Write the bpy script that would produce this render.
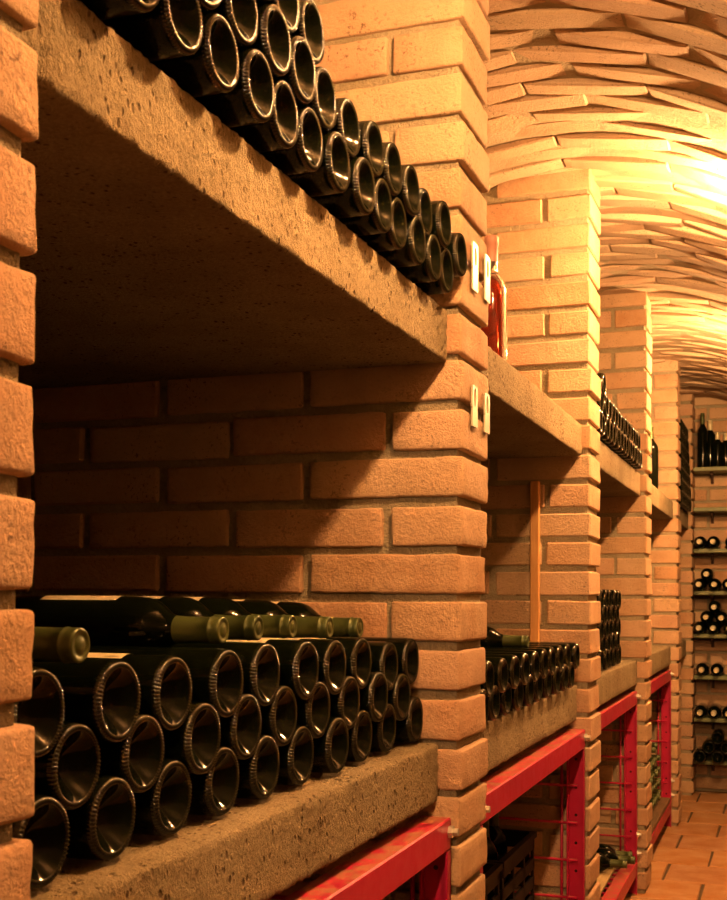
import bpy, math, random
from mathutils import Vector, Matrix, noise

random.seed(11)
PI = math.pi
for o in list(bpy.data.objects):
    bpy.data.objects.remove(o)
sc = bpy.context.scene
COL = sc.collection

# ------------------------------------------------------------------ camera
D = 0.53            # distance of the lens from the plane of the pier fronts (x = 0)
EYE = 1.20
F_PX = 1173.0
YAW, PITCH, ROLL = math.radians(19.8), math.radians(1.5), math.radians(0.29)
cam_d = bpy.data.cameras.new('camera')
cam_d.sensor_fit = 'VERTICAL'
cam_d.sensor_height = 36.0
cam_d.sensor_width = 36.0 * 727 / 900
cam_d.lens = F_PX / 900 * 36.0
cam_d.shift_y = (147 - F_PX * math.tan(PITCH) - 2.0) / 900
cam_d.clip_start = 0.02
cam_d.dof.use_dof = True
cam_d.dof.focus_distance = 2.1
cam_d.dof.aperture_fstop = 20
cam = bpy.data.objects.new('camera', cam_d)
COL.objects.link(cam)
cam.matrix_world = (Matrix.Translation((D, 0, EYE)) @ Matrix.Rotation(YAW, 4, 'Z')
                    @ Matrix.Rotation(PI / 2 + PITCH, 4, 'X') @ Matrix.Rotation(ROLL, 4, 'Z'))
sc.camera = cam

# ------------------------------------------------------------------ world, exposure, lamps' data
w = bpy.data.worlds.new('cellar_world')
sc.world = w
w.use_nodes = True
w.node_tree.nodes['Background'].inputs['Color'].default_value = (0.02, 0.013, 0.008, 1)
w.node_tree.nodes['Background'].inputs['Strength'].default_value = 0.1
sc.view_settings.view_transform = 'Standard'
sc.view_settings.look = 'None'
sc.view_settings.gamma = 1
sc.view_settings.use_curve_mapping = False
sc.view_settings.exposure = 2.8
sc.cycles.max_bounces = 8
sc.cycles.diffuse_bounces = 1
sc.cycles.caustics_reflective = False
sc.cycles.caustics_refractive = False

WARM = (1.0, 0.54, 0.21)
COOL = (1.0, 0.66, 0.36)
# (x, y, z, emission strength, colour) of the bulbs under the vault, all along one line
LAMPS = [(0.44, -2.60, 2.22, 380, COOL), (0.44, -0.62, 2.22, 200, WARM), (0.44, 1.34, 2.22, 260, WARM),
         (0.45, 3.30, 2.22, 350, WARM), (0.46, 5.26, 2.22, 380, WARM)]

# ------------------------------------------------------------------ helpers
def ratio(px):
    u = (px - 363.5) / F_PX
    s, c = math.sin(YAW), math.cos(YAW)
    return (c + s * u) / (s - c * u)


class MB:
    """collects verts / faces of one mesh"""
    def __init__(self):
        self.v, self.f, self.mi = [], [], []

    def add(self, vs, fs, m=0):
        n = len(self.v)
        self.v += [tuple(p) for p in vs]
        for f in fs:
            self.f.append([i + n for i in f])
            self.mi.append(m)

    def box(self, x0, x1, y0, y1, z0, z1, m=0):
        vs = [(x, y, z) for x in (x0, x1) for y in (y0, y1) for z in (z0, z1)]
        self.add(vs, [(0, 1, 3, 2), (4, 6, 7, 5), (0, 4, 5, 1), (2, 3, 7, 6), (0, 2, 6, 4), (1, 5, 7, 3)], m)

    def bevbox(self, dims, b, jit=0.0, rnd=None, mat=None, m=0):
        hx, hy, hz = [d / 2 for d in dims]
        vs, idx = [], {}
        for sx in (-1, 1):
            for sy in (-1, 1):
                for sz in (-1, 1):
                    j = Vector([(rnd.uniform(-jit, jit) if rnd else 0) for _ in range(3)])
                    for ax in range(3):
                        p = Vector((sx * (hx - b), sy * (hy - b), sz * (hz - b)))
                        p[ax] = (sx * hx, sy * hy, sz * hz)[ax]
                        idx[(sx, sy, sz, ax)] = len(vs)
                        p = p + j
                        vs.append(mat @ p if mat else p)
        S = (-1, 1)
        fs = []
        for s in S:
            fs.append([idx[(s, a, c, 0)] for a, c in ((-1, -1), (1, -1), (1, 1), (-1, 1))][::s])
            fs.append([idx[(a, s, c, 1)] for a, c in ((-1, -1), (1, -1), (1, 1), (-1, 1))][::-s])
            fs.append([idx[(a, c, s, 2)] for a, c in ((-1, -1), (1, -1), (1, 1), (-1, 1))][::s])
        for a in S:
            for c in S:
                fs.append([idx[(-1, a, c, 1)], idx[(1, a, c, 1)], idx[(1, a, c, 2)], idx[(-1, a, c, 2)]][::(1 if -a * c > 0 else -1) * -1])
                fs.append([idx[(a, -1, c, 0)], idx[(a, 1, c, 0)], idx[(a, 1, c, 2)], idx[(a, -1, c, 2)]][::(1 if a * c > 0 else -1) * -1 * -1])
                fs.append([idx[(a, c, -1, 0)], idx[(a, c, 1, 0)], idx[(a, c, 1, 1)], idx[(a, c, -1, 1)]][::(1 if a * c > 0 else -1) * -1])
                for e in S:
                    t = [idx[(a, c, e, 0)], idx[(a, c, e, 1)], idx[(a, c, e, 2)]]
                    fs.append(t if a * c * e > 0 else t[::-1])
        self.add(vs, fs, m)

    def lathe(self, prof, seg=32, m=0, bump=None, axis='x'):
        """prof: list of (a, r) along the axis; bump: set of profile rows that carry beads"""
        vs, fs, ring = [], [], []
        for k, (a, r) in enumerate(prof):
            if r < 1e-6:
                ring.append([len(vs)])
                vs.append((a, 0, 0))
                continue
            row = []
            for i in range(seg):
                t = 2 * PI * i / seg
                rr, aa = r, a
                if bump and k in bump:
                    hgt = (0.0, 0.5, 1.0, 0.5)[i % 4]
                    rr, aa = r + bump[k][1] * hgt, a + bump[k][0] * hgt
                row.append(len(vs))
                vs.append((aa, rr * math.cos(t), rr * math.sin(t)))
            ring.append(row)
        for k in range(len(ring) - 1):
            A, B = ring[k], ring[k + 1]
            if len(A) == 1 and len(B) == 1:
                continue
            for i in range(seg):
                j = (i + 1) % seg
                if len(A) == 1:
                    fs.append((A[0], B[j], B[i]))
                elif len(B) == 1:
                    fs.append((A[i], A[j], B[0]))
                else:
                    fs.append((A[i], A[j], B[j], B[i]))
        if axis == 'z':
            vs = [(y, z, x) for x, y, z in vs]
        elif axis == 'y':
            vs = [(z, x, y) for x, y, z in vs]
        self.add(vs, fs, m)

    def rod(self, p, q, r, seg=8, m=0):
        p, q = Vector(p), Vector(q)
        d = (q - p)
        q_ = d.to_track_quat('Z', 'Y').to_matrix()
        vs = []
        for e in (p, q):
            for i in range(seg):
                t = 2 * PI * i / seg
                vs.append(e + q_ @ Vector((r * math.cos(t), r * math.sin(t), 0)))
        fs = [(i, (i + 1) % seg, seg + (i + 1) % seg, seg + i) for i in range(seg)]
        fs += [tuple(range(seg))[::-1], tuple(range(seg, 2 * seg))]
        self.add(vs, fs, m)

    def mesh(self, name, mats, smooth=False):
        me = bpy.data.meshes.new(name)
        me.from_pydata(self.v, [], self.f)
        for mt in (mats if isinstance(mats, (list, tuple)) else [mats]):
            me.materials.append(mt)
        if any(self.mi):
            me.polygons.foreach_set('material_index', self.mi)
        if smooth:
            me.polygons.foreach_set('use_smooth', [True] * len(me.polygons))
        me.update()
        return me


def link(name, me, parent=None, loc=None, rot=None):
    o = bpy.data.objects.new(name, me)
    COL.objects.link(o)
    if parent:
        o.parent = parent
    if loc:
        o.location = loc
    if rot:
        o.rotation_euler = rot
    return o


def tag(o, label, cat, group=None):
    o['label'] = label
    o['category'] = cat
    if group:
        o['group'] = group
    return o


def thing(name, label, cat, loc=(0, 0, 0), group=None, rot=None):
    return tag(link(name, None, None, loc, rot), label, cat, group)


def structure(name, me, label=None):
    o = link(name, me)
    o['kind'] = 'structure'
    if label:
        o['label'] = label
        o['category'] = name.split('_')[0]
    return o


def rounded_grid(dims, n, r, amp, seed, freq=30.0):
    """box with subdivided faces, rounded edges and an uneven skin"""
    mb = MB()
    h = [d / 2 for d in dims]
    key = {}
    vs, fs = [], []

    def vert(i, j, k):
        kk = (i, j, k)
        if kk in key:
            return key[kk]
        p = Vector()
        for a, (t, nn) in enumerate(zip((i, j, k), n)):
            # cluster rows towards the edges so that the rounding shows
            if t == 0:
                p[a] = -h[a]
            elif t == nn:
                p[a] = h[a]
            else:
                p[a] = -h[a] + r + (t - 1) / max(1, nn - 2) * (2 * h[a] - 2 * r)
        c = Vector([max(-h[a] + r, min(h[a] - r, p[a])) for a in range(3)])
        d = p - c
        if d.length > 1e-9:
            dn = d.normalized()
            q = c + dn * r
            nz = noise.noise(q * freq + Vector((seed * 7.3, seed * 3.1, seed))) + 0.5 * noise.noise(q * freq * 2.7 + Vector((seed, 0, 9)))
            q = q + dn * nz * amp
        else:
            q = p
        key[kk] = len(vs)
        vs.append(q)
        return key[kk]
    nx, ny, nz_ = n
    for j in range(ny):
        for k in range(nz_):
            fs.append((vert(0, j, k), vert(0, j, k + 1), vert(0, j + 1, k + 1), vert(0, j + 1, k)))
            fs.append((vert(nx, j, k), vert(nx, j + 1, k), vert(nx, j + 1, k + 1), vert(nx, j, k + 1)))
    for i in range(nx):
        for k in range(nz_):
            fs.append((vert(i, 0, k), vert(i + 1, 0, k), vert(i + 1, 0, k + 1), vert(i, 0, k + 1)))
            fs.append((vert(i, ny, k), vert(i, ny, k + 1), vert(i + 1, ny, k + 1), vert(i + 1, ny, k)))
    for i in range(nx):
        for j in range(ny):
            fs.append((vert(i, j, 0), vert(i, j + 1, 0), vert(i + 1, j + 1, 0), vert(i + 1, j, 0)))
            fs.append((vert(i, j, nz_), vert(i + 1, j, nz_), vert(i + 1, j + 1, nz_), vert(i, j + 1, nz_)))
    mb.add(vs, fs)
    return mb


# ------------------------------------------------------------------ materials
def new_mat(name):
    m = bpy.data.materials.new(name)
    m.use_nodes = True
    nt = m.node_tree
    return m, nt, nt.nodes['Principled BSDF']


def plain(name, col, rough=0.5, metal=0.0, spec=0.5):
    m, nt, b = new_mat(name)
    b.inputs['Base Color'].default_value = (*col, 1)
    b.inputs['Roughness'].default_value = rough
    b.inputs['Metallic'].default_value = metal
    b.inputs['Specular IOR Level'].default_value = spec
    return m


def nd(nt, typ, **kw):
    n = nt.nodes.new(typ)
    for k, v in kw.items():
        setattr(n, k, v)
    return n


def ramp(nt, src, stops):
    r = nd(nt, 'ShaderNodeValToRGB')
    el = r.color_ramp.elements
    while len(el) < len(stops):
        el.new(0.5)
    for e, (p, c) in zip(el, stops):
        e.position = p
        e.color = (*c, 1) if len(c) == 3 else c
    nt.links.new(src, r.inputs['Fac'])
    return r.outputs['Color']


def mix(nt, fac, a, b, mode='MIX'):
    n = nd(nt, 'ShaderNodeMix', data_type='RGBA', blend_type=mode)
    for s, v in ((n.inputs[0], fac), (n.inputs[6], a), (n.inputs[7], b)):
        if isinstance(v, (int, float)):
            s.default_value = v
        elif isinstance(v, tuple):
            s.default_value = (*v, 1)
        else:
            nt.links.new(v, s)
    return n.outputs[2]


def coords(nt, randomize=True, scale=(1, 1, 1)):
    tc = nd(nt, 'ShaderNodeTexCoord')
    out = tc.outputs['Object']
    if randomize:
        oi = nd(nt, 'ShaderNodeObjectInfo')
        mul = nd(nt, 'ShaderNodeMath', operation='MULTIPLY')
        nt.links.new(oi.outputs['Random'], mul.inputs[0])
        mul.inputs[1].default_value = 37.0
        add = nd(nt, 'ShaderNodeVectorMath', operation='ADD')
        nt.links.new(out, add.inputs[0])
        nt.links.new(mul.outputs[0], add.inputs[1])
        out = add.outputs[0]
    mp = nd(nt, 'ShaderNodeMapping')
    mp.inputs['Scale'].default_value = scale
    nt.links.new(out, mp.inputs['Vector'])
    return mp.outputs['Vector']


def tnoise(nt, vec, scale, detail=4, rough=0.6):
    n = nd(nt, 'ShaderNodeTexNoise')
    n.inputs['Scale'].default_value = scale
    n.inputs['Detail'].default_value = detail
    n.inputs['Roughness'].default_value = rough
    nt.links.new(vec, n.inputs['Vector'])
    return n.outputs['Fac']


def voro(nt, vec, scale):
    n = nd(nt, 'ShaderNodeTexVoronoi')
    n.inputs['Scale'].default_value = scale
    nt.links.new(vec, n.inputs['Vector'])
    return n.outputs['Distance']


def bump(nt, b, h, strength, dist=0.004):
    n = nd(nt, 'ShaderNodeBump')
    n.inputs['Strength'].default_value = strength
    n.inputs['Distance'].default_value = dist
    nt.links.new(h, n.inputs['Height'])
    nt.links.new(n.outputs['Normal'], b.inputs['Normal'])


def brick_mat(name, cols, pit=(0.12, 0.06, 0.03), rough=0.85):
    m, nt, b = new_mat(name)
    oi = nd(nt, 'ShaderNodeObjectInfo')
    v = coords(nt)
    base = ramp(nt, oi.outputs['Random'], [(i / (len(cols) - 1), c) for i, c in enumerate(cols)])
    n1 = tnoise(nt, v, 9, 5, 0.65)
    f1 = ramp(nt, n1, [(0.35, (0, 0, 0)), (0.7, (1, 1, 1))])
    lite = mix(nt, 0.55, base, (0.76, 0.50, 0.31))
    c = mix(nt, f1, base, lite)
    # burnt speckles
    n2 = tnoise(nt, v, 150, 2, 0.5)
    f2 = ramp(nt, n2, [(0.58, (0, 0, 0)), (0.70, (1, 1, 1))])
    n3 = tnoise(nt, v, 11, 2, 0.5)
    f3 = ramp(nt, n3, [(0.46, (0.10, 0.10, 0.10)), (0.72, (0.8, 0.8, 0.8))])
    f = mix(nt, 1.0, f2, f3, 'MULTIPLY')
    c = mix(nt, f, c, pit)
    nt.links.new(c, b.inputs['Base Color'])
    b.inputs['Roughness'].default_value = rough
    b.inputs['Specular IOR Level'].default_value = 0.25
    vs = coords(nt, True, (14, 14, 90))
    nh = mix(nt, 0.5, tnoise(nt, v, 160, 5, 0.7), tnoise(nt, v, 32, 4, 0.6))
    bump(nt, b, nh, 1.0, 0.009)
    return m


M = {}
M['brick'] = brick_mat('fired_brick', [(0.51, 0.26, 0.12), (0.60, 0.37, 0.20), (0.56, 0.29, 0.15), (0.64, 0.42, 0.24), (0.60, 0.32, 0.19)])
M['vault_brick'] = brick_mat('vault_brick', [(0.60, 0.40, 0.25), (0.66, 0.46, 0.29), (0.56, 0.33, 0.20), (0.70, 0.50, 0.33)])
M['tile'] = brick_mat('terracotta_tile', [(0.48, 0.19, 0.05), (0.58, 0.25, 0.07), (0.53, 0.22, 0.06), (0.45, 0.17, 0.05)], (0.25, 0.10, 0.04), 0.5)


def grain_mat(name, c1, c2, scale=120, bstr=0.7, pits=False, rough=0.95):
    m, nt, b = new_mat(name)
    v = coords(nt, True, (1, 1, 0.6) if pits else (1, 1, 1))
    n1 = tnoise(nt, v, scale, 4, 0.7)
    c = mix(nt, n1, c1, c2)
    n2 = tnoise(nt, v, 7, 3, 0.6)
    dirt = ramp(nt, n2, [(0.35, (0.8, 0.78, 0.74)), (0.65, (1, 1, 1))])
    c = mix(nt, 1.0, c, dirt, 'MULTIPLY')
    h = n1
    if pits:
        p = voro(nt, v, 95)
        g = tnoise(nt, v, 26, 2, 0.5)
        pf = ramp(nt, p, [(0.16, (0, 0, 0)), (0.30, (1, 1, 1))])
        gf = ramp(nt, g, [(0.44, (1, 1, 1)), (0.54, (0, 0, 0))])
        hole = mix(nt, 1.0, pf, gf, 'LIGHTEN')
        c = mix(nt, hole, (0.16, 0.10, 0.05), c)
        h = mix(nt, 1.0, n1, hole, 'MULTIPLY')
    nt.links.new(c, b.inputs['Base Color'])
    b.inputs['Roughness'].default_value = rough
    b.inputs['Specular IOR Level'].default_value = 0.15
    bump(nt, b, h, bstr, 0.010)
    return m


M['mortar'] = grain_mat('mortar', (0.34, 0.26, 0.16), (0.66, 0.53, 0.34), 150, 1.0)
M['dark_brick'] = brick_mat('low_bounce_brick', [(0.07, 0.045, 0.03), (0.10, 0.06, 0.035)], (0.03, 0.02, 0.01))  # unseen walls made dark to cut bounce light and bottle reflections
M['dark_mortar'] = grain_mat('low_bounce_mortar', (0.05, 0.04, 0.03), (0.10, 0.08, 0.06), 150, 0.9)  # joints of those unseen walls, darkened to cut bounce light too
M['vault_mortar'] = grain_mat('vault_mortar', (0.46, 0.34, 0.22), (0.70, 0.54, 0.36), 120, 0.9)
M['concrete'] = grain_mat('rough_concrete', (0.18, 0.13, 0.07), (0.74, 0.57, 0.34), 230, 1.0, True)
M['grout'] = grain_mat('floor_grout', (0.10, 0.07, 0.04), (0.20, 0.13, 0.08), 90, 0.4)


def glass_mat(name, col, rough=0.06, spec=0.13):
    m, nt, b = new_mat(name)
    v = coords(nt)
    n = tnoise(nt, v, 40, 3, 0.6)
    r = ramp(nt, n, [(0.4, (rough,) * 3), (0.75, (rough + 0.12,) * 3)])
    nt.links.new(r, b.inputs['Roughness'])
    b.inputs['Base Color'].default_value = (*col, 1)
    b.inputs['Specular IOR Level'].default_value = spec
    b.inputs['IOR'].default_value = 1.52
    return m


M['glass'] = glass_mat('dark_green_glass', (0.003, 0.0045, 0.0015), 0.04)
M['ring'] = glass_mat('knurled_base_glass', (0.009, 0.009, 0.0035), 0.05, 0.45)


def foil(name, c1, c2, rough=0.35, metal=0.35):
    m, nt, b = new_mat(name)
    oi = nd(nt, 'ShaderNodeObjectInfo')
    c = ramp(nt, oi.outputs['Random'], [(0, c1), (1, c2)])
    nt.links.new(c, b.inputs['Base Color'])
    b.inputs['Roughness'].default_value = rough
    b.inputs['Metallic'].default_value = metal
    bump(nt, b, tnoise(nt, coords(nt), 60, 2, 0.5), 0.15, 0.002)
    return m


M['green_foil'] = foil('green_foil', (0.070, 0.085, 0.024), (0.095, 0.11, 0.03))
M['pale_foil'] = foil('pale_foil', (0.75, 0.60, 0.32), (0.85, 0.75, 0.5), 0.4, 0.2)
M['pink_foil'] = foil('pink_foil', (0.75, 0.34, 0.24), (0.75, 0.36, 0.26), 0.5, 0.1)


def label_mat():
    m, nt, b = new_mat('paper_label')
    v = coords(nt, True, (40, 260, 260))
    n = tnoise(nt, v, 1.0, 3, 0.6)
    ink = ramp(nt, n, [(0.62, (0.62, 0.50, 0.30)), (0.68, (0.22, 0.14, 0.06))])
    nt.links.new(ink, b.inputs['Base Color'])
    b.inputs['Roughness'].default_value = 0.7
    return m


M['label'] = label_mat()


def wine_mat():
    m, nt, b = new_mat('rose_wine_glass')
    v = coords(nt, False)
    n = tnoise(nt, v, 12, 2, 0.5)
    c = ramp(nt, n, [(0.3, (0.24, 0.022, 0.010)), (0.7, (0.32, 0.036, 0.014))])
    nt.links.new(c, b.inputs['Base Color'])
    b.inputs['Transmission Weight'].default_value = 0.75
    b.inputs['Roughness'].default_value = 0.03
    b.inputs['IOR'].default_value = 1.4
    return m


M['rose'] = wine_mat()
gm, gnt, gb = new_mat('clear_glass')
gb.inputs['Base Color'].default_value = (0.95, 0.8, 0.7, 1)
gb.inputs['Transmission Weight'].default_value = 0.9
gb.inputs['Roughness'].default_value = 0.03
M['clear'] = gm


def red_mat():
    m, nt, b = new_mat('red_paint')
    v = coords(nt)
    n = tnoise(nt, v, 30, 5, 0.7)
    geo = nd(nt, 'ShaderNodeNewGeometry')
    sep = nd(nt, 'ShaderNodeSeparateXYZ')
    nt.links.new(geo.outputs['True Normal'], sep.inputs[0])
    up = ramp(nt, sep.outputs['Z'], [(0.85, (0, 0, 0)), (0.95, (1, 1, 1))])   # dust settles on upward faces
    dust = ramp(nt, n, [(0.42, (0, 0, 0)), (0.56, (0.85, 0.85, 0.85))])
    f = mix(nt, 1.0, up, dust, 'MULTIPLY')
    c = mix(nt, f, (0.52, 0.008, 0.055), (0.42, 0.19, 0.09))
    nt.links.new(c, b.inputs['Base Color'])
    r = ramp(nt, n, [(0.3, (0.28,) * 3), (0.7, (0.5,) * 3)])
    nt.links.new(r, b.inputs['Roughness'])
    return m


M['red'] = red_mat()
M['hole'] = plain('dark_hole', (0.03, 0.004, 0.004), 0.9)
M['steel'] = plain('galvanised_steel', (0.75, 0.70, 0.58), 0.35, 0.7)
M['tag'] = plain('pale_metal', (0.62, 0.52, 0.36), 0.45, 0.3)
M['shelf_green'] = foil('green_shelf_paint', (0.22, 0.24, 0.10), (0.26, 0.27, 0.12), 0.5, 0.0)
M['bracket'] = plain('dark_iron', (0.10, 0.05, 0.03), 0.6, 0.3)
M['plastic'] = plain('black_plastic', (0.008, 0.007, 0.006), 0.6, 0.0, 0.2)


def wood_mat(name, a, bcol, sc_=(3, 3, 60)):
    m, nt, b = new_mat(name)
    v = coords(nt, True, sc_)
    n = tnoise(nt, v, 4, 4, 0.6)
    c = ramp(nt, n, [(0.3, a), (0.7, bcol)])
    nt.links.new(c, b.inputs['Base Color'])
    b.inputs['Roughness'].default_value = 0.65
    bump(nt, b, n, 0.25, 0.002)
    return m


M['batten'] = wood_mat('orange_wood', (0.60, 0.27, 0.08), (0.72, 0.36, 0.12), (40, 40, 3))
M['plank'] = wood_mat('weathered_wood', (0.12, 0.07, 0.03), (0.24, 0.14, 0.07), (40, 3, 40))
M['board'] = wood_mat('pale_wood', (0.55, 0.36, 0.15), (0.66, 0.46, 0.22), (40, 3, 40))
M['socket'] = plain('white_porcelain', (0.7, 0.66, 0.58), 0.3)

# ------------------------------------------------------------------ layout
PIERS = [(0.556, 0.746), (1.975, 2.164), (3.415, 3.600), (4.870, 5.045), (6.345, 6.52), (7.36, 7.56)]
BACK_X = -1.12
Y_END = 7.56
Y_REAR = -5.0
VCX, VR, VZ = -0.08, 1.05, 2.445
VCZ = VZ - VR
RIGHT_X = VCX + VR
COURSE, BH = 0.0848, 0.069
Z_UP, T_UP = 1.703, 0.092       # upper slabs: top height, thickness
Z_LO, T_LO = 0.945, 0.10        # lower slabs


def vault_z(x):
    return VCZ + math.sqrt(max(0.0, (VR * VR - (x - VCX) ** 2)))


# ------------------------------------------------------------------ bricks
_bm = {}


def brick_mesh(dims, var, mat='brick', hi=False):
    key = (tuple(round(d, 3) for d in dims), var, mat, hi)
    if key in _bm:
        return _bm[key]
    rnd = random.Random(hash(key[0]) % 1000 + var * 17)
    if hi:
        nx = max(4, int(dims[0] / 0.022))
        me = rounded_grid(dims, (nx, 8, 6), 0.0042, 0.0022, var + 1, 70).mesh('brick', M[mat], True)
    else:
        mb = MB()
        mb.bevbox(dims, 0.004 if mat != 'tile' else 0.003, 0.0016, rnd)
        me = mb.mesh('brick', M[mat])
    _bm[key] = me
    return me


def pier(idx, y0, y1, depth_bricks=4, hi=False):
    name = 'wall_pier_%d' % (idx + 1)
    mb = MB()
    # mortar core following the vault
    xs = [BACK_X + (0 - 0.011 - BACK_X) * i / 14 for i in range(15)]
    top = [vault_z(x) + 0.03 if x < 0.95 else 2 for x in xs]
    ins = 0.010 if hi else 0.006
    ya, yb = y0 + ins, y1 - ins
    n = len(xs)
    vs = [(x, y, z) for y in (ya, yb) for x, z in zip(xs, top)] + [(x, y, 0) for y in (ya, yb) for x in xs]
    fs = []
    for i in range(n - 1):
        fs.append((i, 2 * n + i, 2 * n + i + 1, i + 1)[::-1])
        fs.append((n + i, n + i + 1, 3 * n + i + 1, 3 * n + i)[::-1])
        fs.append((i, i + 1, n + i + 1, n + i))
    fs.append((n - 1, 2 * n - 1, 4 * n - 1, 3 * n - 1)[::-1])
    fs.append((0, 2 * n, 3 * n, n))
    mb.add(vs, fs)
    ob = structure(name, mb.mesh('pier_core', M['mortar']))
    rnd = random.Random(idx * 5 + 3)
    wy = y1 - y0
    c = 0
    while True:
        zc = 0.012 + c * COURSE + BH / 2 + 0.004
        if zc > VZ + 0.03:
            break
        lens = [0.282] * 4 if c % 2 == 0 else [0.125] + [0.297] * 4
        x = 0.0
        for k, L in enumerate(lens):
            if k >= depth_bricks + (c % 2):
                break
            x1 = x - L + rnd.uniform(-0.004, 0.004)
            x1 = max(x1, BACK_X + 0.005)
            if x - x1 < 0.05:
                break
            xm = (x + x1) / 2
            if zc - BH * 0.45 < vault_z(xm):
                dims = (round(abs(x - x1), 2), wy, BH)
                me = brick_mesh(dims, rnd.randrange(4), 'brick', hi and xm > -0.7)
                o = link('brick', me, ob, (xm + rnd.uniform(-0.002, 0.002), (y0 + y1) / 2 + rnd.uniform(-0.0015, 0.0015), zc + rnd.uniform(-0.002, 0.002)),
                         (rnd.uniform(-0.008, 0.008) + (PI if rnd.random() < 0.5 else 0), rnd.uniform(-0.006, 0.006), rnd.uniform(-0.01, 0.01)))
            x = x1 - 0.016
        c += 1
    return ob


for i, (a, b) in enumerate(PIERS):
    pier(i, a, b, 4 if i < 4 else 3, hi=(i in (0, 1)))


def brick_field(parent, origin, ux, uy, nrm, W, H, name='brick', singles=False, brick=(0.282, 0.09, BH), kind_stuff=True, mat='brick', w_limit=None):
    """running-bond bricks on a flat wall; ux / uy in-plane unit vectors, nrm out of the wall"""
    rnd = random.Random(len(name) + int(W * 100))
    mb = MB()
    R = Matrix((ux, -Vector(nrm), uy)).transposed().to_4x4()
    c = 0
    while 0.012 + c * COURSE + BH < H:
        z = 0.012 + c * COURSE + BH / 2 + 0.004
        x = -0.15 if c % 2 else 0.0
        while x < W - 0.03:
            a, b = max(0.0, x), min(W, x + brick[0])
            if b - a > 0.04:
                pos = Vector(origin) + Vector(ux) * ((a + b) / 2) + Vector(uy) * z - Vector(nrm) * (brick[1] / 2) + Vector(nrm) * rnd.uniform(-0.002, 0.002)
                keep = w_limit is None or w_limit(pos)
                if keep:
                    dims = (round(b - a, 2), brick[1], BH)
                    if singles:
                        o = link('brick', brick_mesh(dims, rnd.randrange(4), mat), parent)
                        o.matrix_basis = Matrix.Translation(pos) @ R
                    else:
                        mb.bevbox(dims, 0.004, 0.0015, rnd, Matrix.Translation(pos) @ R)
            x += brick[0] + 0.016
        c += 1
    if not singles:
        o = link('brickwork', mb.mesh('brickwork', M[mat]), parent)
        o['kind'] = 'stuff'


# back wall of the bays, corridor wall, end wall, wall behind the camera
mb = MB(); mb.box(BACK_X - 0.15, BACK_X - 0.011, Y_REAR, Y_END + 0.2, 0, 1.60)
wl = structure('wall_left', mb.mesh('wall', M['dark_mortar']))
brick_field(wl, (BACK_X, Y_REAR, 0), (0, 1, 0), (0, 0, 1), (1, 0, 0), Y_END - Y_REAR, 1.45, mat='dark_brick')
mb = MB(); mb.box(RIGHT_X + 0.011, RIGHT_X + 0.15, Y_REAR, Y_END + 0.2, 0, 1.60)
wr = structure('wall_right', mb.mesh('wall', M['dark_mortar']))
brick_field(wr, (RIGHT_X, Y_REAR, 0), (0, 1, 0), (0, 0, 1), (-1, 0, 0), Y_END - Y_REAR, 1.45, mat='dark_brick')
mb = MB(); mb.box(BACK_X - 0.1, RIGHT_X + 0.1, Y_REAR - 0.15, Y_REAR, 0, 2.6)
structure('wall_rear', mb.mesh('wall', M['dark_brick']))
mb = MB(); mb.box(BACK_X - 0.1, RIGHT_X + 0.1, Y_END + 0.011, Y_END + 0.2, 0, 2.6)
we = structure('wall_end', mb.mesh('wall', M['mortar']))
brick_field(we, (-0.06, Y_END, 0), (1, 0, 0), (0, 0, 1), (0, -1, 0), RIGHT_X + 0.06, 2.5, 'brick_end', True,
            w_limit=lambda p: p.z < vault_z(p.x) + 0.05)

# ------------------------------------------------------------------ floor
mb = MB(); mb.box(BACK_X - 0.1, RIGHT_X + 0.1, Y_REAR, Y_END + 0.2, -0.1, -0.006)
fl = structure('floor', mb.mesh('floor', M['grout']))
TP, TL = 0.338, 0.334
rnd = random.Random(4)
row = 0
y = 4.80 - TP * 14
k = -14
while y < Y_END:
    off = 0.033 if (k % 2) else 0.20
    x = off - TL * 2
    while x < RIGHT_X:
        x1 = min(RIGHT_X, x + TL)
        xa = max(x, -0.35)
        ya, yb = y, min(y + TP, Y_END)
        if x1 - xa > 0.05 and yb - ya > 0.05 and (x1 > -0.3):
            me = brick_mesh((round(x1 - xa - 0.012, 3), round(yb - ya - 0.014, 3), 0.02), rnd.randrange(3), 'tile')
            link('tile', me, fl, ((xa + x1) / 2, (ya + yb) / 2, -0.010 + rnd.uniform(-0.001, 0.001)))
        x += TL
    y += TP
    k += 1

# ------------------------------------------------------------------ brick vault
mb = MB()
NS = 44
RS = VR + 0.007
for i in range(NS):
    a0, a1 = PI * i / NS, PI * (i + 1) / NS
    p = [(VCX + RS * math.cos(a), VCZ + RS * math.sin(a)) for a in (a0, a1)]
    q = [(VCX + (RS + 0.12) * math.cos(a), VCZ + (RS + 0.12) * math.sin(a)) for a in (a0, a1)]
    vs = [(p[0][0], Y_REAR, p[0][1]), (p[1][0], Y_REAR, p[1][1]), (p[1][0], Y_END + 0.05, p[1][1]), (p[0][0], Y_END + 0.05, p[0][1]),
          (q[0][0], Y_REAR, q[0][1]), (q[1][0], Y_REAR, q[1][1]), (q[1][0], Y_END + 0.05, q[1][1]), (q[0][0], Y_END + 0.05, q[0][1])]
    mb.add(vs, [(0, 1, 2, 3), (4, 7, 6, 5)])
ce = structure('ceiling', mb.mesh('vault', M['vault_mortar']))
PITCH_R, RW, RD = 0.088, 0.071, 0.095
NB = 11
DA = PI / NB
BL = 2 * VR * math.tan(DA / 2) * 0.985
rest = MB()
rnd = random.Random(8)
singles = 0
nring = int((Y_END - Y_REAR - 0.02) / PITCH_R)
vmesh = []
for v_ in range(6):
    m_ = MB(); m_.bevbox((BL, RW, RD), 0.004, 0.003, rnd)
    vmesh.append(m_.mesh('vault_brick', M['vault_brick']))
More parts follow.
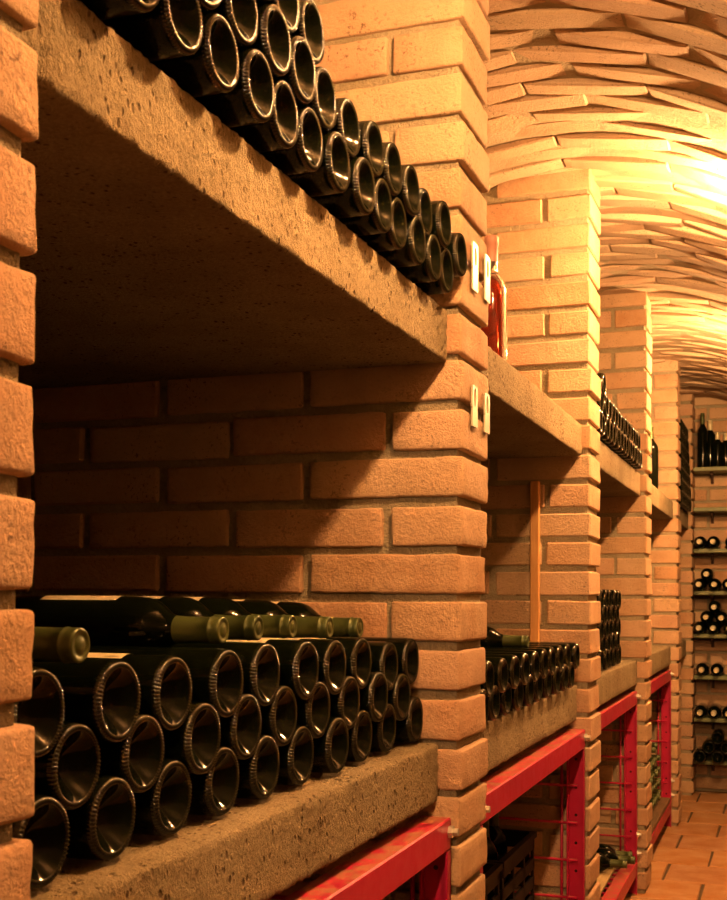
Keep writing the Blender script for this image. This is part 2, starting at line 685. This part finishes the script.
for r_ in range(nring):
    yc = Y_END - 0.03 - PITCH_R * (r_ + 0.5)
    st = (0.5 if r_ % 2 else 0.0) + rnd.uniform(-0.10, 0.10)
    dr_ring = rnd.uniform(-0.006, 0.006)
    for kb in range(-1, NB + 1):
        a = (kb + st + 0.5) * DA
        if a < 0.02 or a > PI - 0.02:
            continue
        rad = VR - 0.004 + RD / 2 + rnd.uniform(-0.005, 0.005) + dr_ring
        pos = Vector((VCX + rad * math.cos(a), yc + rnd.uniform(-0.004, 0.004), VCZ + rad * math.sin(a)))
        # local x: along the arc, y: along the tunnel, z: outwards
        R = Matrix.Rotation(PI / 2 - a, 4, 'Y') @ Matrix.Rotation(rnd.uniform(-0.022, 0.022), 4, 'Y') @ Matrix.Rotation(rnd.uniform(-0.09, 0.09), 4, 'X') @ Matrix.Rotation(rnd.uniform(-0.012, 0.012), 4, 'Z')
        T = Matrix.Translation(pos) @ R
        if pos.x > -0.50 and pos.x < 0.62 and yc > 2.0 and singles < 300:
            o = link('brick', vmesh[rnd.randrange(6)], ce)
            o.matrix_basis = T
            singles += 1
        else:
            rest.bevbox((BL, RW, RD), 0.004, 0.002, rnd, T)
o = link('vault_brickwork', rest.mesh('vault_brickwork', M['vault_brick']), ce)
o['kind'] = 'stuff'

# ------------------------------------------------------------------ lamps under the vault
for i, (lx, ly, lz, st, colr) in enumerate(LAMPS):
    me_, nt_, b_ = new_mat('bulb_glow_%d' % i)
    b_.inputs['Base Color'].default_value = (*colr, 1)
    b_.inputs['Emission Color'].default_value = (*colr, 1)
    b_.inputs['Emission Strength'].default_value = st
    lab = ['bare bulb in white socket beside the rear wall', 'bare bulb in white socket second from the rear wall',
           'bare bulb in white socket above the large bottle bay', 'bare bulb in white socket above the wooden batten pier',
           'bare bulb in white socket beside the end wall'][i]
    t = thing('ceiling_lamp', lab, 'lamp', (lx, ly, lz))
    mb = MB(); mb.lathe([(-0.03, 0), (-0.03, 0.008), (-0.026, 0.019), (-0.014, 0.028), (0.0, 0.031), (0.013, 0.027), (0.026, 0.016), (0.032, 0.012), (0.032, 0)], 14, axis='z')
    link('bulb', mb.mesh('bulb', me_, True), t)
    h = vault_z(lx) - lz
    mb = MB(); mb.lathe([(0.033, 0), (0.033, 0.018), (h - 0.005, 0.022), (h + 0.02, 0.03), (h + 0.02, 0)], 16, axis='z')
    link('socket', mb.mesh('socket', M['socket'], True), t)

# ------------------------------------------------------------------ concrete shelf slabs
BAYS = [(PIERS[i][1], PIERS[i + 1][0]) for i in range(5)]
UP_LABEL = ['rough concrete upper shelf under the wine bottles overhanging its edge',
            'rough concrete upper shelf carrying the standing rose bottle',
            'rough concrete upper shelf under the long two row stack of bottles',
            'short stretch of concrete upper shelf with one upright bottle',
            'concrete upper shelf beside the end wall with the tall stepped stack']
LO_LABEL = ['thick concrete lower shelf under the three rows of large dark bottles',
            'concrete lower shelf streaked with shadows of two rows of bottles',
            'concrete lower shelf carrying the tall narrow stack of bottles',
            'bare concrete lower shelf above the rack of green capsuled bottles',
            'bare concrete lower shelf next to the end wall']
for i, (a, b) in enumerate(BAYS):
    ny = max(20, int((b - a) / (0.0065 if i == 0 else 0.015)))
    for (zt, th, xf, lab) in ((Z_UP, T_UP, -0.026, UP_LABEL[i]), (Z_LO, T_LO, -0.040, LO_LABEL[i])):
        g = rounded_grid((xf - BACK_X, b - a - 0.002, th), (10, ny, 15 if i == 0 else 7), 0.005, 0.0030, i * 3 + zt, 95)
        tag(link('concrete_shelf', g.mesh('concrete_shelf', M['concrete'], True), None, ((xf + BACK_X) / 2, (a + b) / 2, zt - 0.0035 - th / 2)),
            lab, 'shelf', 'concrete shelves between the piers')

# ------------------------------------------------------------------ wine bottles
BR = 0.0378
RING = [(-0.0008 - 0.021 * (1 - (r_ / 0.030) ** 2) ** 1.15, r_) for r_ in (0.0, 0.003, 0.006, 0.009, 0.012, 0.015, 0.018, 0.021, 0.024, 0.0265, 0.0285, 0.0300)]
RIM = [(-0.0008, 0.0300), (0.0, 0.0318), (-0.0006, 0.0338), (-0.0030, 0.0358), (-0.0065, 0.0370)]
BODY = [(-0.0065, 0.0370), (-0.011, BR), (-0.10, BR), (-0.186, BR), (-0.200, 0.0366), (-0.212, 0.0325), (-0.222, 0.0255), (-0.231, 0.0190), (-0.240, 0.0158), (-0.252, 0.0146), (-0.296, 0.0140)]
CAP = [(-0.240, 0.0162), (-0.252, 0.0152), (-0.270, 0.0150), (-0.2865, 0.0150), (-0.2870, 0.0157), (-0.2882, 0.0159), (-0.2894, 0.0157), (-0.2900, 0.0151), (-0.2960, 0.0152), (-0.3008, 0.0152), (-0.3021, 0.0146), (-0.3025, 0.0138)]
CAP_FACE = [(-0.3025, 0.0138), (-0.3025, 0.0108), (-0.3019, 0.0104), (-0.3019, 0.0070), (-0.3025, 0.0064), (-0.3025, 0.0)]
LABEL = [(-0.055, BR + 0.0004), (-0.165, BR + 0.0004)]


def bottle_meshes(seg, knurl):
    out = {}
    mb = MB()
    bp = {0: (0, 0)}
    mb.lathe(RING, seg)
    mb.lathe(BODY, seg)
    mb.lathe([BODY[-1], (-0.2965, 0.0)], seg)
    out['body'] = mb.mesh('bottle_body', M['glass'], True)
    mb = MB()
    mb.lathe(RIM, 240 if knurl else seg, bump=({1: (0.0014, 0.0), 2: (0.0016, 0.0008), 3: (0.0007, 0.0010)} if knurl else None))
    out['base_ring'] = mb.mesh('base_ring', M['ring'], True)
    for nm, mt in (('capsule', 'green_foil'), ('capsule_pale', 'pale_foil')):
        mb = MB()
        mb.lathe(CAP, max(12, seg // 2) if seg < 40 else seg)
        mb.lathe(CAP_FACE, max(12, seg // 2) if seg < 40 else seg)
        out[nm] = mb.mesh('capsule', M[mt], True)
    mb = MB()
    vs, fs = [], []
    n = 24
    for i in range(n + 1):
        t = -1.9 + 3.8 * i / n
        for (a, r) in LABEL:
            vs.append((a, r * math.sin(t), r * math.cos(t)))
    fs = [(2 * i, 2 * i + 1, 2 * i + 3, 2 * i + 2) for i in range(n)]
    mb.add(vs, fs)
    out['label'] = mb.mesh('label', M['label'], True)
    return out


HI = bottle_meshes(40, True)
MID = bottle_meshes(32, False)
LOW = bottle_meshes(20, False)


def bottle(ms, loc, rot, label, group, parts=('base_ring', 'capsule'), cat='wine bottle', roll=None, rs=1.0):
    t = thing('wine_bottle', label, cat, loc, group)
    if rs != 1.0:
        t.scale = (1.0, rs, rs)
    t.rotation_euler = rot
    r = random.uniform(0, 2 * PI) if roll is None else roll
    link('body', ms['body'], t, None, (r, 0, 0))
    for p in parts:
        nm = 'capsule' if p.startswith('capsule') else p
        link(nm, ms[p], t, None, (r if p != 'label' else (roll or 0.0), 0, 0))
    return t


BASE_OUT = (0, 0, 0)              # base faces +X (the corridor)
NECK_OUT = (0, 0, PI)             # neck faces +X
END_NECK_OUT = (0, 0, PI / 2)     # neck faces -Y (end wall shelves)
END_BASE_OUT = (0, 0, -PI / 2)
UPRIGHT = (0, PI / 2, 0)          # base at the bottom


def rest_on(a, b, R=BR):
    (y0, z0), (y1, z1) = a, b
    dy, dz = y1 - y0, z1 - z0
    d = math.hypot(dy, dz)
    R2 = 2 * R + 0.0006
    if d > 2 * R2 * 0.985:
        return None
    h = math.sqrt(R2 * R2 - d * d / 4)
    my, mz = (y0 + y1) / 2, (z0 + z1) / 2
    return (my - dz / d * h, mz + dy / d * h)


def next_row(rowp, R=BR):
    return [rest_on(rowp[i], rowp[i + 1], R) for i in range(len(rowp) - 1)]


ORD = ['first', 'second', 'third', 'fourth', 'fifth', 'sixth', 'seventh', 'eighth', 'ninth', 'tenth', 'eleventh', 'twelfth', 'thirteenth', 'fourteenth', 'fifteenth', 'sixteenth']


def counted(rw):
    """(ordinal word, position) counting from the far end of a row"""
    rw = [p for p in rw if p]
    return [(ORD[len(rw) - 1 - i], p) for i, p in enumerate(rw)]


# --- first bay, upper shelf: bases overhang the slab edge
X_UP1 = 0.006
r1 = [(yy, Z_UP + BR + 0.001) for yy in [0.79, 0.872] + [ratio(p) * (D - X_UP1) for p in (180, 222, 257, 284, 312, 337, 362, 382, 400, 418, 436, 449)]]
fix = [r1[0]]
for p in r1[1:]:
    fix.append((max(p[0], fix[-1][0] + 2 * BR + 0.001), p[1]))
r1 = fix
print('row1', [round(p[0], 3) for p in r1])
r2 = next_row(r1)
last = r1[-1]
wy = PIERS[1][0] - BR - 0.002
if wy - last[0] < 2 * BR:
    r2.append((wy, last[1] + math.sqrt((2 * BR) ** 2 - (wy - last[0]) ** 2)))
r3 = [p for p in next_row([p for p in r2 if p]) if p and p[0] < 1.33]
U1 = [('bottom', r1), ('second', r2), ('top', r3)]
for nm, rw in U1:
    for od, p in counted(rw):
        bottle(HI, (X_UP1 + random.uniform(-0.004, 0.004), p[0], p[1]), BASE_OUT,
               'dark bottle overhanging the concrete, %s row, %s from the tagged brick pier' % (nm, od),
               'bottles on the first upper shelf, %s row' % nm)

# --- first bay, lower shelf: three loose rows of wider bottles, bases out
X_LO1 = -0.072
WR = 0.0402
base = [ratio(p) * (D - X_LO1) for p in (46, 117.4, 179, 229, 271, 306, 338, 366, 391, 416)]
r1 = [(yy, Z_LO + WR + 0.001) for yy in base]
r2 = [p for p in next_row(r1, WR) if p]
r3 = [p for p in next_row(r2, WR) if p]
la = r2[-1]
wy = min(PIERS[1][0] - WR - 0.006, la[0] + 0.062)
r3.append((wy, la[1] + math.sqrt((2 * WR) ** 2 - (wy - la[0]) ** 2)))
fa = r2[0]
wy = max(fa[0] - 0.06, PIERS[0][1] + WR + 0.003)
r3.insert(0, (wy, fa[1] + math.sqrt((2 * WR) ** 2 - (wy - fa[0]) ** 2)))
for nm, rw in (('bottom', r1), ('middle', r2), ('top', r3)):
    for od, p in counted(rw):
        lab = nm == 'top' and od in ('second', 'third', 'fourth', 'fifth', 'eighth')
        bottle(HI, (X_LO1 + random.uniform(-0.004, 0.004), p[0], p[1]), BASE_OUT,
               'large dark bottle lying base out, %s row of three, %s from the tagged pier' % (nm, od),
               'bottles on the first lower shelf, %s row' % nm, ('base_ring', 'capsule', 'label') if lab else ('base_ring', 'capsule'),
               roll=-1.35 + random.uniform(-0.15, 0.15), rs=WR / BR)
r4 = [p for p in next_row(r3, WR) if p]
p = r4[0]
bottle(HI, (-0.074 - 0.3025, p[0], p[1] + 0.002), NECK_OUT, 'lone green capsuled bottle lying neck out away from the other neck out bottles', None,
       ('base_ring', 'capsule'), roll=0.1, rs=WR / BR)
for od, p in counted([p for p in r4 if 1.20 < p[0] < 1.80]):
    bottle(HI, (-0.106 - 0.3025 + random.uniform(-0.012, 0.008), p[0], p[1] + 0.001 + (0.008 if od == 'first' else 0)), NECK_OUT,
           'labelled bottle lying neck out on the large stack, %s from the tagged pier' % od,
           'neck out bottles on the first lower shelf', ('base_ring', 'capsule', 'label'), roll=1.45 + random.uniform(-0.15, 0.15), rs=WR / BR)

# --- second bay, lower shelf: two rows, bases overhanging
X_LO2 = -0.020
a, b = BAYS[1]
r1 = [(a + 0.055 + 0.113 * i, Z_LO + BR + 0.001) for i in range(10)]
r2 = [p for p in next_row(r1) if p]
wy = r1[-1][0] + 0.058
r2.append((wy, r1[-1][1] + math.sqrt((2 * BR) ** 2 - 0.058 ** 2)))
for nm, rw in (('bottom', r1), ('upper', r2)):
    for od, p in counted(rw):
        bottle(MID, (X_LO2 + random.uniform(-0.003, 0.003), p[0], p[1]), BASE_OUT,
               'dark bottle of the two row stack, %s row, %s from the wooden batten' % (nm, od),
               'two row stack on the second lower shelf, %s row' % nm, roll=0.3)
p = rest_on(r2[5], r2[6])
bottle(MID, (-0.075 - 0.3025, p[0], p[1]), NECK_OUT, 'single green capsuled bottle lying neck out on the two row stack', None,
       ('base_ring', 'capsule', 'label'), roll=0.2)
mb = MB(); mb.bevbox((0.026, 0.022, 0.59), 0.002)
tag(link('wooden_batten', mb.mesh('batten', M['batten']), None, (-0.160, PIERS[2][0] - 0.016, Z_LO + 0.296)),
    'slim orange wooden batten standing against the brick pier', 'batten')

# --- second bay, upper shelf: the upright rose bottle
t = thing('rose_wine_bottle', 'upright rose wine bottle with a pink capsule behind the brick pier', 'wine bottle', (-0.093, 2.575, Z_UP), None, UPRIGHT)
t.scale = (1.0, 0.95, 0.95)
mb = MB(); mb.lathe([(-0.004, 0.0), (0.0, 0.030), (-0.004, 0.0355), (-0.010, 0.037), (-0.17, 0.037), (-0.186, 0.0362), (-0.200, 0.032), (-0.213, 0.024), (-0.222, 0.0185), (-0.222, 0.0)], 40)
link('wine_filled_body', mb.mesh('body', M['rose'], True), t)
mb = MB(); mb.lathe([(-0.2225, 0.0), (-0.2225, 0.0183), (-0.232, 0.0155), (-0.25, 0.0146), (-0.26, 0.0144), (-0.26, 0.0)], 32)
link('neck', mb.mesh('neck', M['clear'], True), t)
mb = MB(); mb.lathe([(-0.249, 0.0152), (-0.289, 0.0156), (-0.290, 0.0168), (-0.307, 0.0168), (-0.309, 0.0155), (-0.309, 0.0)], 32)
link('capsule', mb.mesh('capsule', M['pink_foil'], True), t)

# --- third bay, upper shelf: long two row stack and one bottle above it
X_UP3 = -0.006
a, b = BAYS[2]
r1 = [(a + 0.048 + 0.0835 * i, Z_UP + BR + 0.001) for i in range(14)]
r2 = [p for p in next_row(r1) if p]
for nm, rw in (('bottom', r1), ('upper', r2)):
    for od, p in counted(rw):
        bottle(LOW, (X_UP3 + random.uniform(-0.003, 0.003), p[0], p[1]), BASE_OUT,
               'dark bottle in the long upper stack, %s row, %s from its end wall side' % (nm, od),
               'stack on the third upper shelf, %s row' % nm, ('base_ring',))
p = rest_on(r2[0], r2[1])
bottle(LOW, (X_UP3, p[0], p[1]), BASE_OUT, 'lone dark bottle lying alone on top of the long two row stack', None, ('base_ring',))

# --- third bay, lower shelf: five rows
X_LO3 = -0.052
r1 = [(a + 0.05 + 0.114 * i, Z_LO + BR + 0.001) for i in range(8)]
rows = [r1]
for k in range(4):
    nr = [p for p in next_row(rows[-1]) if p]
    if k % 2 == 1:
        e = rows[-1]
        h = math.sqrt((2 * BR) ** 2 - 0.0565 ** 2)
        nr = [(e[0][0] - 0.0565, e[0][1] + h)] + nr
        nr.append((e[-1][0] + 0.0565, e[-1][1] + h))
    rows.append(nr)
for k, rw in enumerate(rows):
    nm = ['lowest', 'second lowest', 'middle', 'second highest', 'highest'][k]
    for od, p in counted(rw):
        bottle(LOW, (X_LO3 + random.uniform(-0.003, 0.003), p[0], p[1]), BASE_OUT,
               'dark bottle, tall five row stack, %s row, %s from its end wall side' % (nm, od),
               'five row stack on the third lower shelf, %s row' % nm, ('base_ring',))

# --- fourth bay, upper shelf: one upright bottle
bottle(LOW, (-0.070, 5.66, Z_UP), UPRIGHT, 'upright dark bottle with a green capsule alone on the fourth upper shelf', None)

# --- fifth bay, upper shelf: stepped stack
a, b = BAYS[4]
r1 = [(a + 0.045 + 0.080 * i, Z_UP + BR + 0.001) for i in range(9)]
rows = [r1]
for k in range(6):
    nr = [p for p in next_row(rows[-1]) if p]
    if k % 2 == 1:
        e = rows[-1][0]
        nr = [(e[0] - 0.040, e[1] + math.sqrt((2 * BR) ** 2 - 0.04 ** 2))] + nr
    rows.append(nr)
for k, rw in enumerate(rows):
    nm = ['lowest', 'second', 'third', 'fourth', 'fifth', 'sixth', 'top'][k]
    for od, p in counted(rw):
        bottle(LOW, (0.004, p[0], p[1]), BASE_OUT, 'dark bottle in the stepped upper stack, %s row, %s from the end wall' % (nm, od),
               'stepped stack by the end wall, %s row' % nm, ('base_ring',))

# ------------------------------------------------------------------ red metal racks under the lower shelves
RACK_LABEL = ['red painted steel rack under the shelf of large bottles',
              'red painted steel rack around the stacked black crates',
              'red painted steel rack with a pale board on its lower beam',
              'red painted steel rack holding the green capsuled bottles on a dark board']


def bar_mesh(dims, m='red', b=0.0025):
    mb_ = MB(); mb_.bevbox(dims, b)
    return mb_.mesh('bar', M[m])


ROD = MB(); ROD.rod((0, 0, 0), (-0.55, 0, 0), 0.0042, 8)
ROD = ROD.mesh('rod', M['red'], True)
BOLT = MB(); BOLT.lathe([(0, 0), (0, 0.011), (0.007, 0.011), (0.007, 0.0065), (0.016, 0.0065), (0.016, 0)], 6)
BOLT = BOLT.mesh('bolt', M['steel'])
for i in range(4):
    a, b = BAYS[i]
    a += 0.008; b -= 0.008
    t = thing('wine_rack', RACK_LABEL[i], 'rack', ((-0.015, -0.015, -0.038, -0.036)[i], (a + b) / 2, 0))
    hy = (b - a) / 2
    xb = 0.0
    link('top_beam', bar_mesh((0.055, 2 * hy, 0.054)), t, (-0.0275, 0, 0.79))
    lowz = 0.105
    link('lower_beam', bar_mesh((0.05, 2 * hy - 0.06, 0.055)), t, (-0.025, 0, lowz))
    for s in (-1, 1):
        mb = MB()
        z0, z1 = 0.0, 0.762
        mb.box(-0.050, 0.0, s * hy, s * (hy - 0.004), z0, z1)       # web along the pier face
        mb.box(-0.004, 0.0, s * hy, s * (hy - 0.022), z0, z1)       # front flange
        mb.box(-0.050, -0.046, s * hy, s * (hy - 0.022), z0, z1)    # rear flange
        po = link('post', mb.mesh('post', M['red']), t)
        mb = MB()
        for kz in range(9):
            yy = s * (hy - 0.0042)
            mb.rod((-0.026, yy, 0.09 + kz * 0.08), (-0.026, yy - s * 0.0006, 0.09 + kz * 0.08), 0.0045, 8)
        link('bolt_holes', mb.mesh('holes', M['hole']), po)
        mb = MB(); mb.rod((-0.066, s * (hy - 0.010), 0.02), (-0.066, s * (hy - 0.010), 0.80), 0.0042)
        link('upright_rod', mb.mesh('rod', M['red'], True), t)
        mb = MB(); mb.rod((-0.55, s * (hy - 0.010), 0.02), (-0.55, s * (hy - 0.010), 0.80), 0.0042)
        link('upright_rod', mb.mesh('rod', M['red'], True), t)
        for kz in range(6):
            link('side_rod', ROD, t, (-0.02, s * (hy - 0.016), 0.123 + 0.1065 * kz))
        link('bolt', BOLT, t, (0.0, s * (hy - 0.012), 0.795))
        for zz in (0.24, 0.165):
            link('bolt', BOLT, t, (0.0, s * (hy - 0.011), zz))
    # tray bars behind the lower beam
    TB = MB(); TB.rod((-0.05, 0, 0), (-0.62, 0, 0), 0.005, 6)
    TB = TB.mesh('tray_bar', M['red'], True)
    ntb = 16
    for kb in range(ntb):
        link('tray_bar', TB, t, (0, -hy + 0.06 + (2 * hy - 0.12) * kb / (ntb - 1), lowz + 0.012))
    mb = MB(); mb.rod((-0.62, -hy, lowz + 0.012), (-0.62, hy, lowz + 0.012), 0.009)
    link('rear_bar', mb.mesh('rear_bar', M['red'], True), t)
TRAY = 0.105 + 0.012 + 0.005

# second bay: black bottle crates
def crate(loc, label, nb=0):
    t = thing('bottle_crate', label, 'crate', loc, 'black crates in the second rack')
    W, L, H = 0.34, 0.385, 0.205
    mb = MB(); mb.box(-W / 2, W / 2, -L / 2, L / 2, 0, 0.012)
    link('bottom', mb.mesh('crate_bottom', M['plastic']), t)
    for s in (-1, 1):
        for (nm, ax) in (('long_side', 0), ('short_side', 1)):
            mb = MB()
            for (z0, z1) in ((0.012, 0.05), (0.07, 0.10), (0.12, 0.15), (0.175, H)):
                if ax == 0:
                    mb.box(s * W / 2, s * (W / 2 - 0.008), -L / 2, L / 2, z0, z1)
                else:
                    mb.box(-W / 2 + 0.008, W / 2 - 0.008, s * L / 2, s * (L / 2 - 0.008), z0, z1)
            for q in (-0.98, -0.33, 0.33, 0.98):
                if ax == 0:
                    mb.box(s * W / 2, s * (W / 2 - 0.007), q * (L / 2 - 0.006) - 0.006, q * (L / 2 - 0.006) + 0.006, 0.0, H)
                else:
                    mb.box(q * (W / 2 - 0.016) - 0.006, q * (W / 2 - 0.016) + 0.006, s * L / 2, s * (L / 2 - 0.007), 0.0, H)
            link(nm, mb.mesh(nm, M['plastic']), t)
    mb = MB()
    for (x0, x1, y0, y1) in ((-W / 2 - 0.006, W / 2 + 0.006, -L / 2 - 0.006, -L / 2 + 0.01), (-W / 2 - 0.006, W / 2 + 0.006, L / 2 - 0.01, L / 2 + 0.006),
                             (-W / 2 - 0.006, -W / 2 + 0.01, -L / 2 + 0.01, L / 2 - 0.01), (W / 2 - 0.01, W / 2 + 0.006, -L / 2 + 0.01, L / 2 - 0.01)):
        mb.box(x0, x1, y0, y1, H, H + 0.014)
    link('rim', mb.mesh('rim', M['plastic']), t)


for (yy, zz, lb) in ((2.98, TRAY, 'lower black plastic crate near the batten pier in the second rack'), (2.98, TRAY + 0.219, 'open black plastic crate stacked on top near the batten pier'),
                     (2.57, TRAY, 'lower black plastic crate next to the tagged pier'), (2.57, TRAY + 0.219, 'open black plastic crate stacked on top next to the tagged pier')):
    crate((-0.285, yy, zz), lb)
for od, xx, yy in (('third', -0.19, 2.68), ('second', -0.19, 2.90), ('first', -0.20, 3.05)):
    t = bottle(LOW, (xx, yy, TRAY + 0.232), UPRIGHT, 'bottle upright in an open black crate, %s from the batten pier' % od, 'bottles in the black crate')

# third bay: board and bottles on the lower tray
a, b = BAYS[2]
mb = MB(); mb.bevbox((0.30, 1.05, 0.012), 0.002)
tag(link('pale_board', mb.mesh('board', M['board']), None, (-0.250, 4.27, TRAY + 0.009), (0, 0, 0.012)), 'pale wooden board lying on the bars of the third red rack', 'board')
for k, (yy, zz) in enumerate(((4.585, 0), (4.668, 0), (4.750, 0))):
    bottle(LOW, (-0.045 - 0.3025 + 0.02 * (k == 1), yy, TRAY + 0.016 + BR), NECK_OUT, 'green capsuled bottle neck out on the pale board, %s from the end wall side' % ORD[2 - k],
           'bottles on the tray of the third rack', roll=0.2)

# fourth bay: plank and stack of neck-out bottles
a, b = BAYS[3]
mb = MB(); mb.bevbox((0.40, b - a - 0.09, 0.022), 0.003)
tag(link('weathered_board', mb.mesh('board', M['plank']), None, (-0.238, (a + b) / 2, 0.1335 + 0.0115)), 'weathered dark board lying on the lower beam under green capsuled bottles', 'board')
WB = 0.1335 + 0.0225
r1 = [(a + 0.095 + 0.083 * i, WB + BR + 0.001) for i in range(14)]
rows = [r1]
for k in range(3):
    rows.append([p for p in next_row(rows[-1]) if p])
rows.append([rest_on(rows[-1][-4], rows[-1][-3]), rest_on(rows[-1][-2], rows[-1][-1])])
for k, rw in enumerate(rows):
    nm = ['bottom', 'second', 'third', 'fourth', 'topmost'][k]
    for od, p in counted(rw):
        bottle(LOW, (-0.070 - 0.3025 + random.uniform(-0.01, 0.006), p[0], p[1]), NECK_OUT,
               'green capsuled bottle on the weathered board, %s row, %s from the end wall side' % (nm, od),
               'neck out stack in the fourth rack, %s row' % nm, ('capsule',))

# ------------------------------------------------------------------ metal tags on the front of the second pier
def plate(y, z, label, H=0.086):
    t = thing('metal_tag', label, 'metal tag', (0.0035, y, z), 'metal tags on the second pier')
    W, th = 0.036, 0.003
    mb = MB()
    # plate with an oval slot in its upper half
    n = 48
    out_, inn = [], []
    for i in range(n):
        tt = 2 * PI * i / n
        cx, cz = math.cos(tt), math.sin(tt)
        s = 1 / max(abs(cx) / (W / 2), abs(cz) / (H * 0.28))
        out_.append((cx * s, cz * s + H * 0.2))
        inn.append((0.009 * cx, 0.0165 * cz + H * 0.2))
    for (x, sgn) in ((0.0, -1), (th, 1)):
        vs = [(x, p, q) for p, q in out_] + [(x, p, q) for p, q in inn]
        fs = [(i, (i + 1) % n, n + (i + 1) % n, n + i)[::sgn] for i in range(n)]
        mb.add(vs, fs)
    vs = [(x, p, q) for x in (0, th) for p, q in inn]
    mb.add(vs, [(i, (i + 1) % n, n + (i + 1) % n, n + i) for i in range(n)])
    vs = [(x, p, q) for x in (0, th) for p, q in out_]
    mb.add(vs, [(i, (i + 1) % n, n + (i + 1) % n, n + i)[::-1] for i in range(n)])
    mb.box(0, th, -W / 2, W / 2, -H * 0.52, -H * 0.08)
    link('plate', mb.mesh('plate', M['tag']), t)


plate(2.043, 1.793, 'pale metal tag on the pier beside the rose bottle')
plate(2.135, 1.796, 'pale metal tag on the pier edge beside the rose bottle')
plate(2.043, 1.541, 'pale metal tag hanging on the pier below the concrete shelf level', 0.074)
plate(2.135, 1.542, 'pale metal tag hanging at the pier edge below the concrete shelf level', 0.074)

# ------------------------------------------------------------------ end wall shelves
SHELF_Z = [1.985, 1.74, 1.49, 1.235, 0.975, 0.725, 0.47, 0.215]
SN = ['topmost', 'second', 'third', 'fourth', 'fifth', 'sixth', 'seventh', 'lowest']
SH = MB(); SH.bevbox((0.94, 0.20, 0.024), 0.003)
SH = SH.mesh('board', M['shelf_green'])
BRK = MB()
BRK.box(-0.009, 0.009, -0.12, 0.0, -0.016, -0.0121)
BRK.box(-0.009, 0.009, -0.006, 0.0, -0.075, -0.0121)
BRK.rod((0, -0.105, -0.016), (0, -0.004, -0.07), 0.006, 6)
BRK.rod((0, -0.118, -0.0165), (0, -0.118, -0.03), 0.011, 8)
BRK = BRK.mesh('bracket', M['bracket'])
for i, z in enumerate(SHELF_Z):
    what = ['with upright bottles', 'standing empty', 'with a single row of bottles', 'with a small pyramid of bottles', 'with a three row pyramid of bottles',
            'with spaced single bottles', 'above the dark base out stack', 'under the dark base out stack'][i]
    t = thing('wall_shelf', 'green painted wall shelf on the end wall %s' % what, 'shelf', (0.0, Y_END, z), 'shelves on the end wall')
    link('board', SH, t, (0.0 + 0.475, -0.1005, -0.012))
    for bx in (0.105, 0.48, 0.85):
        link('bracket', BRK, t, (bx, -0.002, -0.012))


def end_bottle(x, z, label, group, out='neck'):
    if out == 'neck':
        return bottle(LOW, (x, Y_END - 0.012, z), END_NECK_OUT, label, group, ('capsule_pale',))
    return bottle(LOW, (x, Y_END - 0.325, z), END_BASE_OUT, label, group, ('base_ring',))


def rows_on(i, xs, levels, out='neck'):
    rw = [(x, SHELF_Z[i] + BR + 0.001) for x in xs]
    for k in range(levels):
        for q, (x, z) in enumerate(rw):
            end_bottle(x, z, '%s out bottle on the %s end wall shelf, row %s, %s from the corner pier' % (out, SN[i], ['one', 'two', 'three'][k], ORD[q]),
                       'bottles on the %s end wall shelf' % SN[i], out)
        rw = [p for p in next_row(rw) if p]


rows_on(2, [0.045, 0.122, 0.225, 0.305], 1)
rows_on(3, [0.040, 0.128, 0.208, 0.30], 1)
for p in (rest_on((0.040, SHELF_Z[3] + BR), (0.128, SHELF_Z[3] + BR)),):
    end_bottle(p[0], p[1], 'dark bottle lying neck out as the peak of the small end wall pyramid', None)
rows_on(4, [0.040, 0.122, 0.214], 3)
rows_on(5, [0.055, 0.140, 0.24], 1)
rows_on(6, [0.045, 0.125, 0.205, 0.29], 1)
rows_on(7, [0.045, 0.148, 0.25, 0.35], 3, 'base')
for (x, yy, s, lab, cap) in ((0.055, 7.44, 1.12, 'tall slim dark bottle upright on the topmost end wall shelf', 'capsule'),
                             (0.095, 7.515, 1.0, 'upright bottle with pale capsule behind the tall slim bottle', 'capsule_pale'),
                             (0.142, 7.445, 0.72, 'short dark bottle with pale capsule upright beside the tall slim bottle', 'capsule_pale'),
                             (0.187, 7.51, 0.72, 'short dark bottle with pale capsule upright behind its twin', 'capsule_pale'),
                             (0.26, 7.47, 1.0, 'full size dark bottle upright at the far side of the topmost shelf', 'capsule_pale')):
    t = bottle(LOW, (x, yy, SHELF_Z[0] + 0.001), UPRIGHT, lab, 'upright bottles on the topmost end wall shelf', ('base_ring', cap))
    t.scale = (s, 0.84 if s > 1.05 else 1.0 * (0.9 if s < 0.9 else 1), 0.84 if s > 1.05 else 1.0 * (0.9 if s < 0.9 else 1))
